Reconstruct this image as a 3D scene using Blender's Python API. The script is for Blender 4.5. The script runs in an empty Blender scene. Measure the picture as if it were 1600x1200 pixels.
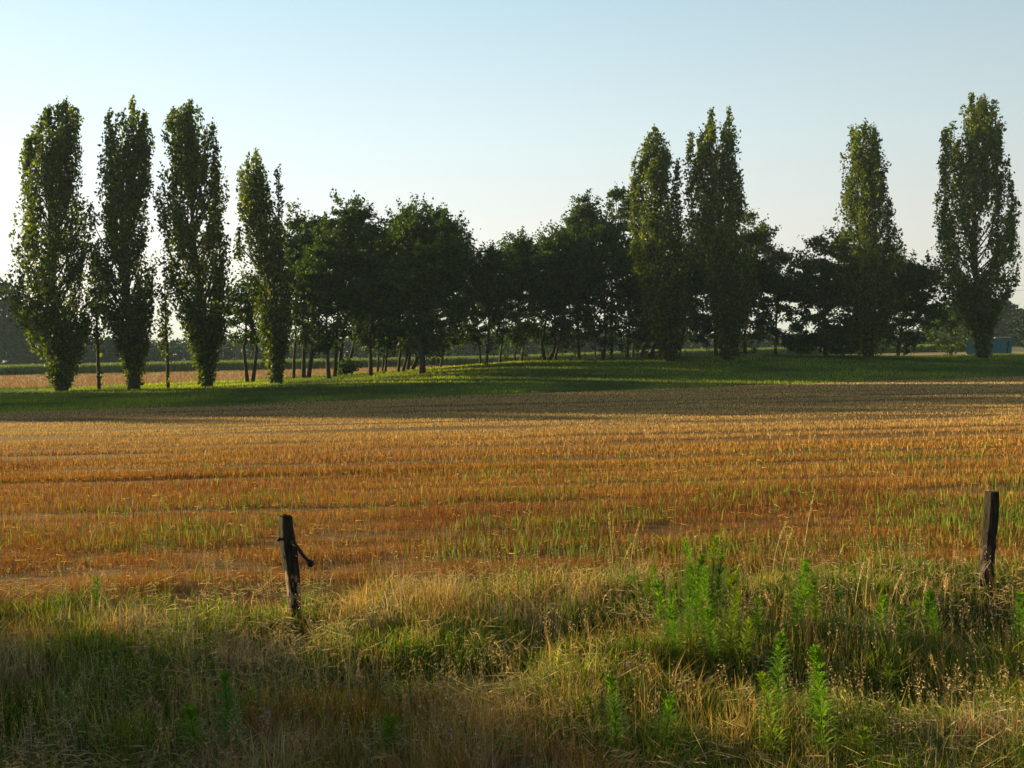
import bpy, math, random
import numpy as np
from mathutils import Vector, Matrix

R = math.radians
rng = np.random.default_rng(7)
SC = bpy.context.scene
COL = SC.collection

# ------------------------------------------------------------------ camera
CAM = np.array([0.0, 0.0, 3.0])
F = 1555.0                                   # focal length in pixels of the 1600 px photograph
PITCH, ROLL = math.atan(55 / F), R(1.2)
fwd = Vector((0, math.cos(PITCH), -math.sin(PITCH)))
right = Vector((1, 0, 0))
up = right.cross(fwd)
right, up = (right * math.cos(ROLL) - up * math.sin(ROLL)), (right * math.sin(ROLL) + up * math.cos(ROLL))
cd = bpy.data.cameras.new('camera')
cam = bpy.data.objects.new('camera', cd); COL.objects.link(cam)
m = Matrix((right, up, -fwd)).transposed().to_4x4(); m.translation = Vector(CAM)
cam.matrix_world = m
cd.lens = 35.0; cd.sensor_width = 36.0; cd.clip_start = 0.1; cd.clip_end = 12000
SC.camera = cam

# ------------------------------------------------------------------ sky, sun, exposure
SUN_AZ, SUN_EL = R(62), R(11.5)              # azimuth to the left of the view axis
world = bpy.data.worlds.new('World'); SC.world = world; world.use_nodes = True
wn = world.node_tree; wn.nodes.clear()
sky = wn.nodes.new('ShaderNodeTexSky'); sky.sky_type = 'NISHITA'; sky.sun_disc = False
sky.sun_elevation = SUN_EL; sky.sun_rotation = -SUN_AZ
sky.altitude = 50; sky.air_density = 1.0; sky.dust_density = 1.0; sky.ozone_density = 1.6
bg = wn.nodes.new('ShaderNodeBackground'); bg.inputs['Strength'].default_value = 0.15
wo = wn.nodes.new('ShaderNodeOutputWorld')
gm = wn.nodes.new('ShaderNodeGamma'); gm.inputs[1].default_value = .5; wn.links.new(sky.outputs[0], gm.inputs[0])
tcw = wn.nodes.new('ShaderNodeTexCoord'); sx = wn.nodes.new('ShaderNodeSeparateXYZ'); wn.links.new(tcw.outputs['Generated'], sx.inputs[0])
rw = wn.nodes.new('ShaderNodeValToRGB'); el = rw.color_ramp.elements          # pale evening haze low down, deeper blue overhead
el[0].position = 0.0; el[0].color = (3.0, 2.68, 2.35, 1); el[1].position = 1.0; el[1].color = (.22, .40, .70, 1)
for po, cc in ((.10, (3.0, 2.88, 2.66)), (.20, (2.45, 2.85, 2.90)), (.36, (1.45, 2.22, 2.65)), (.50, (.75, 1.2, 1.6)), (.7, (.35, .6, .9))):
    e = el.new(po); e.color = (*cc, 1)
wn.links.new(sx.outputs['Z'], rw.inputs[0])
dt = wn.nodes.new('ShaderNodeVectorMath'); dt.operation = 'DOT_PRODUCT'; dt.inputs[1].default_value = (-math.sin(SUN_AZ), math.cos(SUN_AZ), 0)
wn.links.new(tcw.outputs['Generated'], dt.inputs[0])
mrw = wn.nodes.new('ShaderNodeMapRange'); mrw.inputs[1].default_value = -1; mrw.inputs[2].default_value = .85; mrw.inputs[3].default_value = .13; mrw.inputs[4].default_value = 1.06
wn.links.new(dt.outputs['Value'], mrw.inputs[0])
sc_ = wn.nodes.new('ShaderNodeVectorMath'); sc_.operation = 'SCALE'; wn.links.new(rw.outputs[0], sc_.inputs[0]); wn.links.new(mrw.outputs[0], sc_.inputs['Scale'])
mxw = wn.nodes.new('ShaderNodeMix'); mxw.data_type = 'RGBA'; mxw.inputs['Factor'].default_value = .78
wn.links.new(gm.outputs[0], mxw.inputs['A']); wn.links.new(sc_.outputs[0], mxw.inputs['B'])
wn.links.new(mxw.outputs['Result'], bg.inputs[0]); wn.links.new(bg.outputs[0], wo.inputs[0])
sd = bpy.data.lights.new('sun', 'SUN'); sd.energy = 5.0; sd.angle = R(0.6); sd.color = (1.0, 0.78, 0.36)
so = bpy.data.objects.new('sun', sd); COL.objects.link(so)
S = Vector((-math.sin(SUN_AZ) * math.cos(SUN_EL), math.cos(SUN_AZ) * math.cos(SUN_EL), math.sin(SUN_EL)))
so.rotation_euler = S.to_track_quat('Z', 'Y').to_euler(); so.location = (-60, 40, 60)
SC.view_settings.view_transform = 'Standard'; SC.view_settings.look = 'None'
SC.view_settings.gamma = 1.0; SC.view_settings.exposure = 1.42; SC.view_settings.use_curve_mapping = False
SC.cycles.max_bounces = 6; SC.cycles.diffuse_bounces = 3; SC.cycles.transmission_bounces = 4
SC.cycles.transparent_max_bounces = 4; SC.cycles.volume_bounces = 0; SC.cycles.caustics_reflective = False

# ------------------------------------------------------------------ terrain
def lerp(x, xs, ys): return np.interp(x, xs, ys)
def sstep(t): t = np.clip(t, 0, 1); return t * t * (3 - 2 * t)

_perm = np.random.default_rng(3).random((256, 256))
def vnoise(x, y):
    x = np.asarray(x, float); y = np.asarray(y, float)
    xi = np.floor(x).astype(int); yi = np.floor(y).astype(int); fx = x - xi; fy = y - yi
    fx = fx * fx * (3 - 2 * fx); fy = fy * fy * (3 - 2 * fy)
    a = _perm[xi % 256, yi % 256]; b = _perm[(xi + 1) % 256, yi % 256]
    c = _perm[xi % 256, (yi + 1) % 256]; d = _perm[(xi + 1) % 256, (yi + 1) % 256]
    return (a * (1 - fx) + b * fx) * (1 - fy) + (c * (1 - fx) + d * fx) * fy
def fbm(x, y, s=1.0, o=3, off=0.0):
    r = 0; a = .5; t = 0
    for i in range(o):
        r = r + a * vnoise(x / s * 2 ** i + 17.3 * i + off, y / s * 2 ** i + 5.1 * i + off * 1.7); t += a; a *= .5
    return r / t

def bank_front(x): return lerp(x, [-60, -28.5, -16.6, -4.1, 13.5, 18.6, 40, 80], [54, 56.5, 58.5, 64, 70, 72, 78, 82])
def bank_back(x):  return lerp(x, [-400, -60, -45, -32, -20, 0, 200], [101, 101, 103, 112, 119, 122, 122])
def crest(x):      return lerp(x, [-60, -42, -28, -18, -8, 0, 10, 27, 36, 46, 90], [0, 0, .12, .5, 1.0, 1.5, 1.62, 1.65, 1.5, 1.15, 1.1])
def ground_z(x, y):
    x = np.asarray(x, float); y = np.asarray(y, float)
    bf = bank_front(x); c = crest(x)
    up_ = np.clip((y - bf) / (111 - bf), 0, 1)
    up_ = .55 * up_ + .45 * sstep(up_)
    far = lerp(x, [-30, 0, 30, 200], [0, .1, .75, .7])
    far = far * (1 - sstep((y - 230) / 400))
    down = sstep((y - 113) / 16)
    z = c * up_ * (1 - down) + far * down
    bump = (fbm(x, y, 2.3, 3, 9.0) - .5)
    near = 1 - sstep((y - 11) / 5)
    z = z + bump * (.30 * near + .05 * (1 - near)) * (1 - sstep((y - 140) / 40))
    for hx, hy, hr, hd in HOLLOWS: z = z - hd * np.exp(-((x - hx) / (hr * 1.7)) ** 2 - ((y - hy) / hr) ** 2)
    z = z + near * .35 * sstep((6 - y) / 8)
    return z
HOLLOWS = ((5.3, 10.0, .75, .5), (-.9, 8.9, .6, .35), (.75, 10.0, .5, .35), (3.1, 8.3, .55, .45), (-5.0, 7.6, .9, .25), (1.9, 8.6, .4, .25))
def gz(x, y): return float(ground_z(x, y))

def ray(px, py):
    return fwd + right * ((px - 800) / F) + up * ((600 - py) / F)
def at(px, py, depth):                       # photograph direction at a real distance
    d = ray(px, py); t = depth / d.y
    return Vector(CAM) + d * t
def on_ground(px, py):
    d = ray(px, py); t = 2.0
    for _ in range(4000):
        p = Vector(CAM) + d * t
        if p.z <= gz(p.x, p.y): return p
        t += max(.02, t * .003)
    return p

# ------------------------------------------------------------------ mesh helpers
def mesh_tris(name, V, T, mats, col=None, nper=3, smooth=False):
    V = np.asarray(V, np.float32).reshape(-1, 3); T = np.asarray(T, np.int32).reshape(-1, nper)
    me = bpy.data.meshes.new(name)
    me.vertices.add(len(V)); me.vertices.foreach_set('co', V.ravel())
    me.loops.add(T.size); me.loops.foreach_set('vertex_index', T.ravel())
    me.polygons.add(len(T)); me.polygons.foreach_set('loop_start', np.arange(0, T.size, nper, dtype=np.int32))
    if smooth: me.polygons.foreach_set('use_smooth', np.ones(len(T), bool))
    elif col is None and len(T) < 5000: me.polygons.foreach_set('use_smooth', np.zeros(len(T), bool))
    me.update(calc_edges=True)
    if col is not None:
        a = me.color_attributes.new('tint', 'FLOAT_COLOR', 'POINT')
        c = np.ones((len(V), 4), np.float32); c[:, :3] = col; a.data.foreach_set('color', c.ravel())
    for mt in (mats if isinstance(mats, (list, tuple)) else [mats]): me.materials.append(mt)
    return me
def link(name, me, parent=None, loc=None):
    o = bpy.data.objects.new(name, me); COL.objects.link(o)
    if parent is not None: o.parent = parent
    if loc is not None: o.location = loc
    return o
def tag(o, label=None, cat=None, group=None, kind=None):
    if label: o['label'] = label
    if cat: o['category'] = cat
    if group: o['group'] = group
    if kind: o['kind'] = kind
    return o
def thing(name, loc, label, cat, group=None):
    o = bpy.data.objects.new(name, None); COL.objects.link(o); o.location = loc
    o.empty_display_size = .3
    return tag(o, label, cat, group)

def tube(pts, rad, n=6, cap=True):
    """swept polygon along pts; returns V (k,3), T (m,3)"""
    pts = np.asarray(pts, float); rad = np.broadcast_to(rad, len(pts))
    tan = np.gradient(pts, axis=0); tan /= np.linalg.norm(tan, axis=1)[:, None] + 1e-9
    ref = np.array([1.0, 0, 0]) if abs(tan[0][0]) < .8 else np.array([0, 1.0, 0])
    V = []; a = np.linspace(0, 2 * np.pi, n, endpoint=False)
    for p, t, r in zip(pts, tan, rad):
        s = np.cross(t, ref); s /= np.linalg.norm(s) + 1e-9; q = np.cross(t, s)
        V.append(p + r * (np.cos(a)[:, None] * s + np.sin(a)[:, None] * q))
    V = np.concatenate(V); T = []
    for i in range(len(pts) - 1):
        for j in range(n):
            a0 = i * n + j; a1 = i * n + (j + 1) % n; b0 = a0 + n; b1 = a1 + n
            T += [(a0, b0, a1), (a1, b0, b1)]
    if cap:
        k = (len(pts) - 1) * n
        for j in range(1, n - 1): T += [(k, k + j + 1, k + j), (0, j, j + 1)]
    return V, np.array(T)
class Geo:
    def __init__(s): s.V = []; s.T = []; s.n = 0
    def add(s, V, T): s.V.append(np.asarray(V, float)); s.T.append(np.asarray(T) + s.n); s.n += len(V)
    def get(s): return np.concatenate(s.V), np.concatenate(s.T)
def box_vt(c, d, bev=0):
    x, y, z = [v / 2 for v in d]
    V = np.array([(sx * x, sy * y, sz * z) for sx in (-1, 1) for sy in (-1, 1) for sz in (-1, 1)]) + np.array(c)
    Q = [(0, 1, 3, 2), (4, 6, 7, 5), (0, 4, 5, 1), (2, 3, 7, 6), (0, 2, 6, 4), (1, 5, 7, 3)]
    T = []
    for q in Q: T += [(q[0], q[1], q[2]), (q[0], q[2], q[3])]
    return V, np.array(T)

# ------------------------------------------------------------------ materials
def mat(name):
    m_ = bpy.data.materials.new(name); m_.use_nodes = True; m_.node_tree.nodes.clear()
    return m_, m_.node_tree.nodes, m_.node_tree.links
def leaf_mat(name, c1, c2, c3, transl=.35, use_tint=False, rough=.6, tcol=(1.15, 1.2, .30), patch=0.0, patch_scale=.25):
    m_, N, L = mat(name)
    out = N.new('ShaderNodeOutputMaterial')
    if use_tint:
        at_ = N.new('ShaderNodeAttribute'); at_.attribute_name = 'tint'; base = at_.outputs['Color']
    else:
        ge = N.new('ShaderNodeNewGeometry'); cr = N.new('ShaderNodeValToRGB')
        cr.color_ramp.elements[0].color = (*c1, 1); cr.color_ramp.elements[1].color = (*c3, 1)
        e = cr.color_ramp.elements.new(.55); e.color = (*c2, 1)
        L.new(ge.outputs['Random Per Island'], cr.inputs[0]); base = cr.outputs[0]
    tc = N.new('ShaderNodeTexCoord'); no = N.new('ShaderNodeTexNoise'); no.inputs['Scale'].default_value = patch_scale
    L.new(tc.outputs['Object'], no.inputs['Vector'])
    mr = N.new('ShaderNodeMapRange'); mr.inputs[1].default_value = .3; mr.inputs[2].default_value = .7
    mr.inputs[3].default_value = 1 - patch; mr.inputs[4].default_value = 1 + patch; L.new(no.outputs[0], mr.inputs[0])
    mul = N.new('ShaderNodeVectorMath'); mul.operation = 'SCALE'; L.new(base, mul.inputs[0]); L.new(mr.outputs[0], mul.inputs['Scale'])
    p = N.new('ShaderNodeBsdfPrincipled'); p.inputs['Roughness'].default_value = rough
    p.inputs['Specular IOR Level'].default_value = .25
    L.new(mul.outputs[0], p.inputs['Base Color'])
    tr = N.new('ShaderNodeBsdfTranslucent'); tm = N.new('ShaderNodeVectorMath'); tm.operation = 'MULTIPLY'
    tm.inputs[1].default_value = tcol; L.new(mul.outputs[0], tm.inputs[0]); L.new(tm.outputs[0], tr.inputs[0])
    mx = N.new('ShaderNodeMixShader'); mx.inputs[0].default_value = transl
    L.new(p.outputs[0], mx.inputs[1]); L.new(tr.outputs[0], mx.inputs[2]); L.new(mx.outputs[0], out.inputs[0])
    return m_
def noise_mat(name, cols, scales=(3.0, .3), rough=.9, bump=0.0, bscale=20.0, stretch=(1, 1, 1), world_xy=True):
    """cols: three colours mixed by two octaves of noise"""
    m_, N, L = mat(name)
    out = N.new('ShaderNodeOutputMaterial'); p = N.new('ShaderNodeBsdfPrincipled')
    p.inputs['Roughness'].default_value = rough; p.inputs['Specular IOR Level'].default_value = .2
    tc = N.new('ShaderNodeTexCoord'); mp = N.new('ShaderNodeMapping'); mp.inputs['Scale'].default_value = stretch
    L.new(tc.outputs['Object'], mp.inputs[0])
    n1 = N.new('ShaderNodeTexNoise'); n1.inputs['Scale'].default_value = scales[0]; n1.inputs['Detail'].default_value = 6
    n2 = N.new('ShaderNodeTexNoise'); n2.inputs['Scale'].default_value = scales[1]; n2.inputs['Detail'].default_value = 4
    L.new(mp.outputs[0], n1.inputs[0]); L.new(mp.outputs[0], n2.inputs[0])
    r1 = N.new('ShaderNodeMapRange'); r1.inputs[1].default_value = .35; r1.inputs[2].default_value = .65; L.new(n1.outputs[0], r1.inputs[0])
    r2 = N.new('ShaderNodeMapRange'); r2.inputs[1].default_value = .35; r2.inputs[2].default_value = .65; L.new(n2.outputs[0], r2.inputs[0])
    m1 = N.new('ShaderNodeMix'); m1.data_type = 'RGBA'; m1.inputs['A'].default_value = (*cols[0], 1); m1.inputs['B'].default_value = (*cols[1], 1)
    m2 = N.new('ShaderNodeMix'); m2.data_type = 'RGBA'; m2.inputs['B'].default_value = (*cols[2], 1)
    L.new(r1.outputs[0], m1.inputs['Factor']); L.new(m1.outputs['Result'], m2.inputs['A']); 
    mm = N.new('ShaderNodeMath'); mm.operation = 'MULTIPLY'; mm.inputs[1].default_value = .6; L.new(r2.outputs[0], mm.inputs[0]); L.new(mm.outputs[0], m2.inputs['Factor'])
    L.new(m2.outputs['Result'], p.inputs['Base Color'])
    if bump:
        n3 = N.new('ShaderNodeTexNoise'); n3.inputs['Scale'].default_value = bscale; n3.inputs['Detail'].default_value = 5; L.new(mp.outputs[0], n3.inputs[0])
        bp = N.new('ShaderNodeBump'); bp.inputs['Strength'].default_value = 1.0; bp.inputs['Distance'].default_value = bump
        L.new(n3.outputs[0], bp.inputs['Height']); L.new(bp.outputs[0], p.inputs['Normal'])
    L.new(p.outputs[0], out.inputs[0])
    return m_

M = {}
M['poplar'] = leaf_mat('poplar_leaves', (.022, .042, .004), (.060, .092, .006), (.19, .22, .010), .52, patch=.25, patch_scale=.35)
M['round'] = leaf_mat('broadleaf_leaves', (.016, .040, .005), (.032, .066, .007), (.075, .125, .010), .42, patch=.3, patch_scale=.4)
M['wood'] = leaf_mat('far_leaves', (.008, .024, .016), (.014, .034, .020), (.030, .055, .026), .25, patch=.3, patch_scale=.08)
M['maize'] = leaf_mat('maize_leaves', (.05, .10, .02), (.09, .15, .03), (.16, .20, .05), .35, patch=.1)
M['weed'] = leaf_mat('weed_leaves', (.09, .20, .006), (.16, .31, .010), (.26, .41, .018), .5)
M['weed_yellow'] = leaf_mat('yellowing_weed_leaves', (.12, .18, .008), (.20, .29, .012), (.30, .36, .02), .48)
M['weed_dull'] = leaf_mat('dull_weed_leaves', (.07, .16, .008), (.12, .25, .010), (.20, .33, .02), .48)
M['bark'] = noise_mat('bark', [(.035, .028, .02), (.07, .055, .04), (.05, .05, .03)], (9, 1.2), .95, .03, 14, (1, 1, .3))
M['tint'] = leaf_mat('grass_blades', None, None, None, .33, use_tint=True, rough=.7, tcol=(1.0, 1.0, .75))
M['straw'] = leaf_mat('straw_stalks', None, None, None, .28, use_tint=True, rough=.6, tcol=(1.0, .85, .45))
M['soil_verge'] = noise_mat('verge_soil', [(.03, .026, .012), (.06, .045, .022), (.03, .035, .012)], (6, .8), .95, .03, 12)
M['soil_stubble'] = noise_mat('stubble_soil', [(.10, .045, .009), (.17, .08, .014), (.13, .06, .010)], (5, .25), .95, .02, 9, (.35, 1.6, 1))
M['turf'] = noise_mat('bank_turf', [(.025, .05, .008), (.045, .08, .01), (.06, .09, .012)], (2, .2), .95, .03, 6)
M['soil_straw'] = noise_mat('straw_field_soil', [(.20, .13, .075), (.26, .17, .10), (.17, .11, .06)], (1.2, .1), .95, .02, 3, (.2, 1, 1))
M['far'] = noise_mat('far_ground', [(.10, .11, .04), (.20, .17, .08), (.08, .12, .03)], (.02, .004), .95)

# ------------------------------------------------------------------ ground strips, sharing one row of x samples
s_ = np.linspace(-1, 1, 401)
XS = np.sign(s_) * (np.abs(s_) * 110 + np.abs(s_) ** 9 * 2300)
XS = np.unique(np.round(XS, 4))
def strip(name, f0, f1, ny, mt, power=1.0):
    v = np.linspace(0, 1, ny) ** power
    X = np.repeat(XS[None, :], ny, 0); Y = f0(XS)[None, :] * (1 - v[:, None]) + f1(XS)[None, :] * v[:, None]
    Z = ground_z(X, Y); V = np.stack([X, Y, Z], -1).reshape(-1, 3)
    nx = len(XS); i = np.arange(ny - 1)[:, None] * nx + np.arange(nx - 1)[None, :]
    Q = np.stack([i, i + 1, i + nx + 1, i + nx], -1).reshape(-1, 4)
    o = link(name, mesh_tris(name, V, Q, mt, nper=4, smooth=True)); tag(o, kind='structure'); return o
K = lambda c: (lambda x: np.full_like(x, c))
field_edge = lambda x: 11.75 + .3 * np.sin(x * .35)
strip('verge_ground', K(-120.0), field_edge, 260, M['soil_verge'], .35)
strip('stubble_field_ground', field_edge, bank_front, 160, M['soil_stubble'], 1.2)
strip('grass_bank_ground', bank_front, bank_back, 70, M['turf'])
strip('straw_field_ground', bank_back, K(178.0), 50, M['soil_straw'])
strip('far_ground', K(178.0), K(3500.0), 60, M['far'], 4)

# ------------------------------------------------------------------ blades
def blades(x, y, h, w, col, lean=.25, lean_dir=None, seg=1, zoff=0.0, tipcol=None, zbase=None):
    """curved tapering blades as triangles, one island each"""
    n = len(x); z = (ground_z(x, y) if zbase is None else zbase) - .01 + zoff
    a = rng.random(n) * np.pi * 2; dx = np.cos(a) * w / 2; dy = np.sin(a) * w / 2
    ld = rng.random(n) * np.pi * 2 if lean_dir is None else lean_dir + rng.normal(0, .7, n)
    la = np.abs(rng.normal(0, lean, n)) * h
    lx = np.cos(ld) * la; ly = np.sin(ld) * la
    B = np.stack([x, y, z], -1); D = np.stack([dx, dy, np.zeros(n)], -1)
    if seg == 1:
        tip = B + np.stack([lx, ly, h * .97], -1)
        V = np.stack([B - D, B + D, tip], 1); T = np.arange(n * 3).reshape(n, 3); k = 3
    else:
        mid = B + np.stack([lx * .35, ly * .35, h * .6], -1); tip = B + np.stack([lx, ly, h * .95], -1)
        V = np.stack([B - D, B + D, mid - D * .7, mid + D * .7, tip], 1)
        b = np.arange(n)[:, None] * 5
        T = np.concatenate([b + np.array([0, 1, 3]), b + np.array([0, 3, 2]), b + np.array([2, 3, 4])]); k = 5
    C = np.repeat(col[:, None, :], k, 1)
    if tipcol is not None: C[:, -1] = tipcol
    return V.reshape(-1, 3), T, C.reshape(-1, 3)
def frustum_points(n, y0, y1, margin=1.12, power=1.0, extra=1.5):
    """random points in the wedge the photograph covers, denser near by"""
    t = rng.random(n * 2)
    # density in y proportional to y^(1-power*...)
    ys = (y0 ** (2 - power) + t * (y1 ** (2 - power) - y0 ** (2 - power))) ** (1 / (2 - power)) if abs(power - 2) > 1e-3 else y0 * (y1 / y0) ** t
    xs = (rng.random(n * 2) * 2 - 1) * (ys * .5145 * margin + extra)
    return xs[:n], ys[:n]
def jitter(c, n, v=.2, hue=.08):
    c = np.asarray(c, float)
    return np.clip(c * (1 + rng.normal(0, v, (n, 1))) * (1 + rng.normal(0, hue, (n, 3))), .004, .9)
def post_gap(x, y): return 1 - .6 * np.exp(-((x + 2.25) / .45) ** 2 - ((y - 10.4) / .9) ** 2) - .55 * np.exp(-((x - 5.4) / .45) ** 2 - ((y - 11.1) / .8) ** 2)
def mixcol(a, b, t): return a * (1 - t[:, None]) + b * t[:, None]

# --- stubble: rows of cut stalks
def stubble(n, y0, y1, w0, seg_name=None):
    x, y = frustum_points(n, y0, y1, power=2.3)
    # snap to drilled rows which run across the view, turned by a few degrees
    a = R(3.5); u = x * math.cos(a) + y * math.sin(a); v = -x * math.sin(a) + y * math.cos(a)
    sp = .25; v = np.round(v / sp) * sp + rng.normal(0, .045, n)
    x = u * math.cos(a) - v * math.sin(a); y = u * math.sin(a) + v * math.cos(a)
    # wheel tracks left thin
    vv = v + .25 * np.sin(u * .05)
    tram = np.zeros(n, bool)
    for c, cw in ((16.3, .5), (19.4, 1.0), (21.4, .4), (24.3, 1.0), (26.6, .6), (30.5, 1.1), (33.2, .6), (38, 1.1), (41.5, .6), (49, 1.2), (53.5, .7)):
        tram |= np.abs(vv - c - .5 * (vnoise(u / 11, np.full(n, c)) - .5)) < (.20 + .016 * c) * cw * np.clip(.3 + 2.2 * (vnoise(u / 6 + 40, np.full(n, c * 3)) - .3), 0, 1.2)
    keep = (rng.random(n) < np.clip(.25 + 2.6 * (fbm(x, y * 1.7, .8, 3, 200.0) - .3) + np.clip((y - 15) / 8, 0, 1), .15, 1)) & (y > field_edge(x) - .6) & (y < bank_front(x)) & ~(tram & (rng.random(n) < np.where(y > 19, .9, .75)))
    x = x[keep]; y = y[keep]; k = len(x)
    pt = fbm(x, y, 5, 3, 2.0); hr = vnoise(v[keep] / .5 + 300, u[keep] / 14); h = (.09 + .09 * rng.random(k)) * (.65 + .7 * pt) * (.45 + 1.1 * hr) * (1 - .4 * sstep((y - 28) / 14))
    w = w0 * y / 20 * (.7 + .6 * rng.random(k))
    c = mixcol(jitter((.38, .19, .020), k, .42), jitter((.27, .10, .010), k, .42), np.clip((pt - .35) * 3, 0, 1))
    c = mixcol(c, jitter((.62, .42, .12), k, .2), (rng.random(k) < .12).astype(float))
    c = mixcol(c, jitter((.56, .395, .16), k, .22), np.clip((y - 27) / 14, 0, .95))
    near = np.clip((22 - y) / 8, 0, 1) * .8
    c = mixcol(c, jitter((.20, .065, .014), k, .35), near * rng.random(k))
    return x, y, h, w, c
parts = []
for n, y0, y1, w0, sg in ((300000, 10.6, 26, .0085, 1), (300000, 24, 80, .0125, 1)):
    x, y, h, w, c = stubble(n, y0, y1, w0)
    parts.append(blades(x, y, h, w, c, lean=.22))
def join_blades(name, parts, mt):
    V = []; T = []; C = []; n = 0
    for v, t, c in parts: V.append(v); T.append(t + n); C.append(c); n += len(v)
    return link(name, mesh_tris(name, np.concatenate(V), np.concatenate(T), mt, np.concatenate(C)))
tag(join_blades('stubble', parts, M['straw']), 'orange brown cut stubble standing in rows across the harvested field', 'stubble', kind='stuff')

# --- fallen straw lying flat between the rows
n = 2200; x, y = frustum_points(n, 12.5, 34, power=2.0); k = y < bank_front(x); x = x[k]; y = y[k]; n = len(x)
a = rng.normal(0, .6, n); L_ = .07 + .14 * rng.random(n); z = ground_z(x, y) + .05 + .08 * rng.random(n)
A = np.stack([x - np.cos(a) * L_ / 2, y - np.sin(a) * L_ / 2, z], -1); B = np.stack([x + np.cos(a) * L_ / 2, y + np.sin(a) * L_ / 2, z + rng.normal(0, .03, n)], -1)
Cc = A + np.stack([np.zeros(n), np.zeros(n), .004 + .0006 * y], -1)
V = np.stack([A, B, Cc], 1).reshape(-1, 3)
tag(link('fallen_straw', mesh_tris('fallen_straw', V, np.arange(n * 3).reshape(n, 3), M['straw'], np.repeat(jitter((.45, .29, .10), n, .3), 3, 0))),
    'pale loose straw lying flat between the stubble rows', 'straw', kind='stuff')

# --- green regrowth in the near stubble
n = 60000; x, y = frustum_points(n, 10.8, 27, power=2.2)
g = fbm(x, y * 2.2, 2.6, 3, 31.0); dens = np.clip((g - .46) * 6, 0.05, 1) * (1 - .75 * sstep((y - 15) / 9)) * np.clip(.45 + (x + 7) * .12, .35, 1) * np.clip((y - 12.2) / 3.5, .22, 1) * .8
band = np.exp(-((y - 19.5) / 1.6) ** 2) * np.clip(1 - np.abs(x - 2.0) / 6, 0, 1); dens = np.maximum(dens, .8 * band * (g > .45))
k = rng.random(n) < dens * .75; x = x[k]; y = y[k]; n = len(x)
c = mixcol(jitter((.19, .24, .02), n, .3), jitter((.09, .16, .012), n, .3), rng.random(n))
tag(join_blades('green_regrowth', [blades(x, y, .12 + .2 * rng.random(n), .014 * y / 16 * (.7 + rng.random(n)), c, lean=.35, seg=2)], M['tint']),
    'bright green blades sprouting through the near stubble', 'grass', kind='stuff')

# --- verge grass, by patches: dry haze of seed heads, green tufts, rusty clumps
def verge(n, kind):
    x, y = frustum_points(n, 5.4, 15.0, power=1.7, extra=1.0)
    lim = field_edge(x) + 1.8 * (fbm(x, y, 1.6, 3, 4.0) - .5) + lerp(x, [-7, -3, 0, 2, 7], [-.5, -.35, .0, .25, .2])
    p = fbm(x, y * 1.3, 1.5, 3, 55.0); q = fbm(x, y * 1.2, 1.1, 3, 88.0)
    G = lambda cx, cy, rx, ry: np.exp(-((x - cx) / rx) ** 2 - ((y - cy) / ry) ** 2)
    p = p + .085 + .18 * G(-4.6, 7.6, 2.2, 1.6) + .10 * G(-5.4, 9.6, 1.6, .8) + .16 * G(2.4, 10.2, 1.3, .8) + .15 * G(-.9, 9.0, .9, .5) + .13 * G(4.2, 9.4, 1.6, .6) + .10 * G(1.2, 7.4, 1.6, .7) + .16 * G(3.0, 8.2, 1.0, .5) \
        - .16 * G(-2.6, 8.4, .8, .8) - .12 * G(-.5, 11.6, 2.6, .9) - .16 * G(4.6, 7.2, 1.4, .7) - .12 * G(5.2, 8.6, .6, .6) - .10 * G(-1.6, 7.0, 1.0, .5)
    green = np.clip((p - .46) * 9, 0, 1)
    if kind == 'dry':
        k = (y < lim) & (rng.random(n) < (1 - .7 * green)); x, y, p, q, green = x[k], y[k], p[k], q[k], green[k]; n = len(x)
        rust = np.clip((q - .55) * 7 + 1.3 * G(4.8, 7.0, 1.5, .6) + 1.0 * G(4.2, 8.6, .5, .3) + .8 * G(.8, 11.0, 1.6, .4), 0, 1)
        gold = np.clip(G(-.6, 11.6, 3.4, 1.0) * 1.3, 0, 1)
        c = mixcol(jitter((.42, .275, .075), n, .42), jitter((.32, .11, .018), n, .38), rust * .85)
        c = mixcol(c, jitter((.54, .37, .12), n, .3), gold * .8)
        tq = fbm(x, y * 1.2, .42, 2, 140.0); h = post_gap(x, y) * (.10 + .30 * rng.random(n)) * (.35 + .9 * q + .9 * np.clip(tq - .45, 0, 1) * 2)
        pale = (fbm(x, y, .9, 2, 160.0) > .55) & (rng.random(n) < .6); c[pale] = jitter((.42, .34, .20), int(pale.sum()), .25)
        return blades(x, y, h, .0075 * (.6 + .8 * rng.random(n)) * y / 9, c, lean=.5, seg=2)
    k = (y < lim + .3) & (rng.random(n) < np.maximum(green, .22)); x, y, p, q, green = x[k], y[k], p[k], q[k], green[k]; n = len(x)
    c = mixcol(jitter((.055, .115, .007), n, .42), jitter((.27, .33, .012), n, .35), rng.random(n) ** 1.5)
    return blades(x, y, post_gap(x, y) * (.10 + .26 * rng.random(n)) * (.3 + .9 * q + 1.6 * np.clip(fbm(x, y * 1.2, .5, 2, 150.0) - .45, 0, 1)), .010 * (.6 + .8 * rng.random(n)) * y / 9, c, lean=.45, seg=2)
tag(join_blades('dry_grass', [verge(170000, 'dry')], M['tint']), 'tawny dry grass with rusty patches covering the near verge', 'grass', kind='stuff')
tag(join_blades('green_grass', [verge(210000, 'green')], M['tint']), 'green grass tufts among the dry verge grass', 'grass', kind='stuff')
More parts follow.
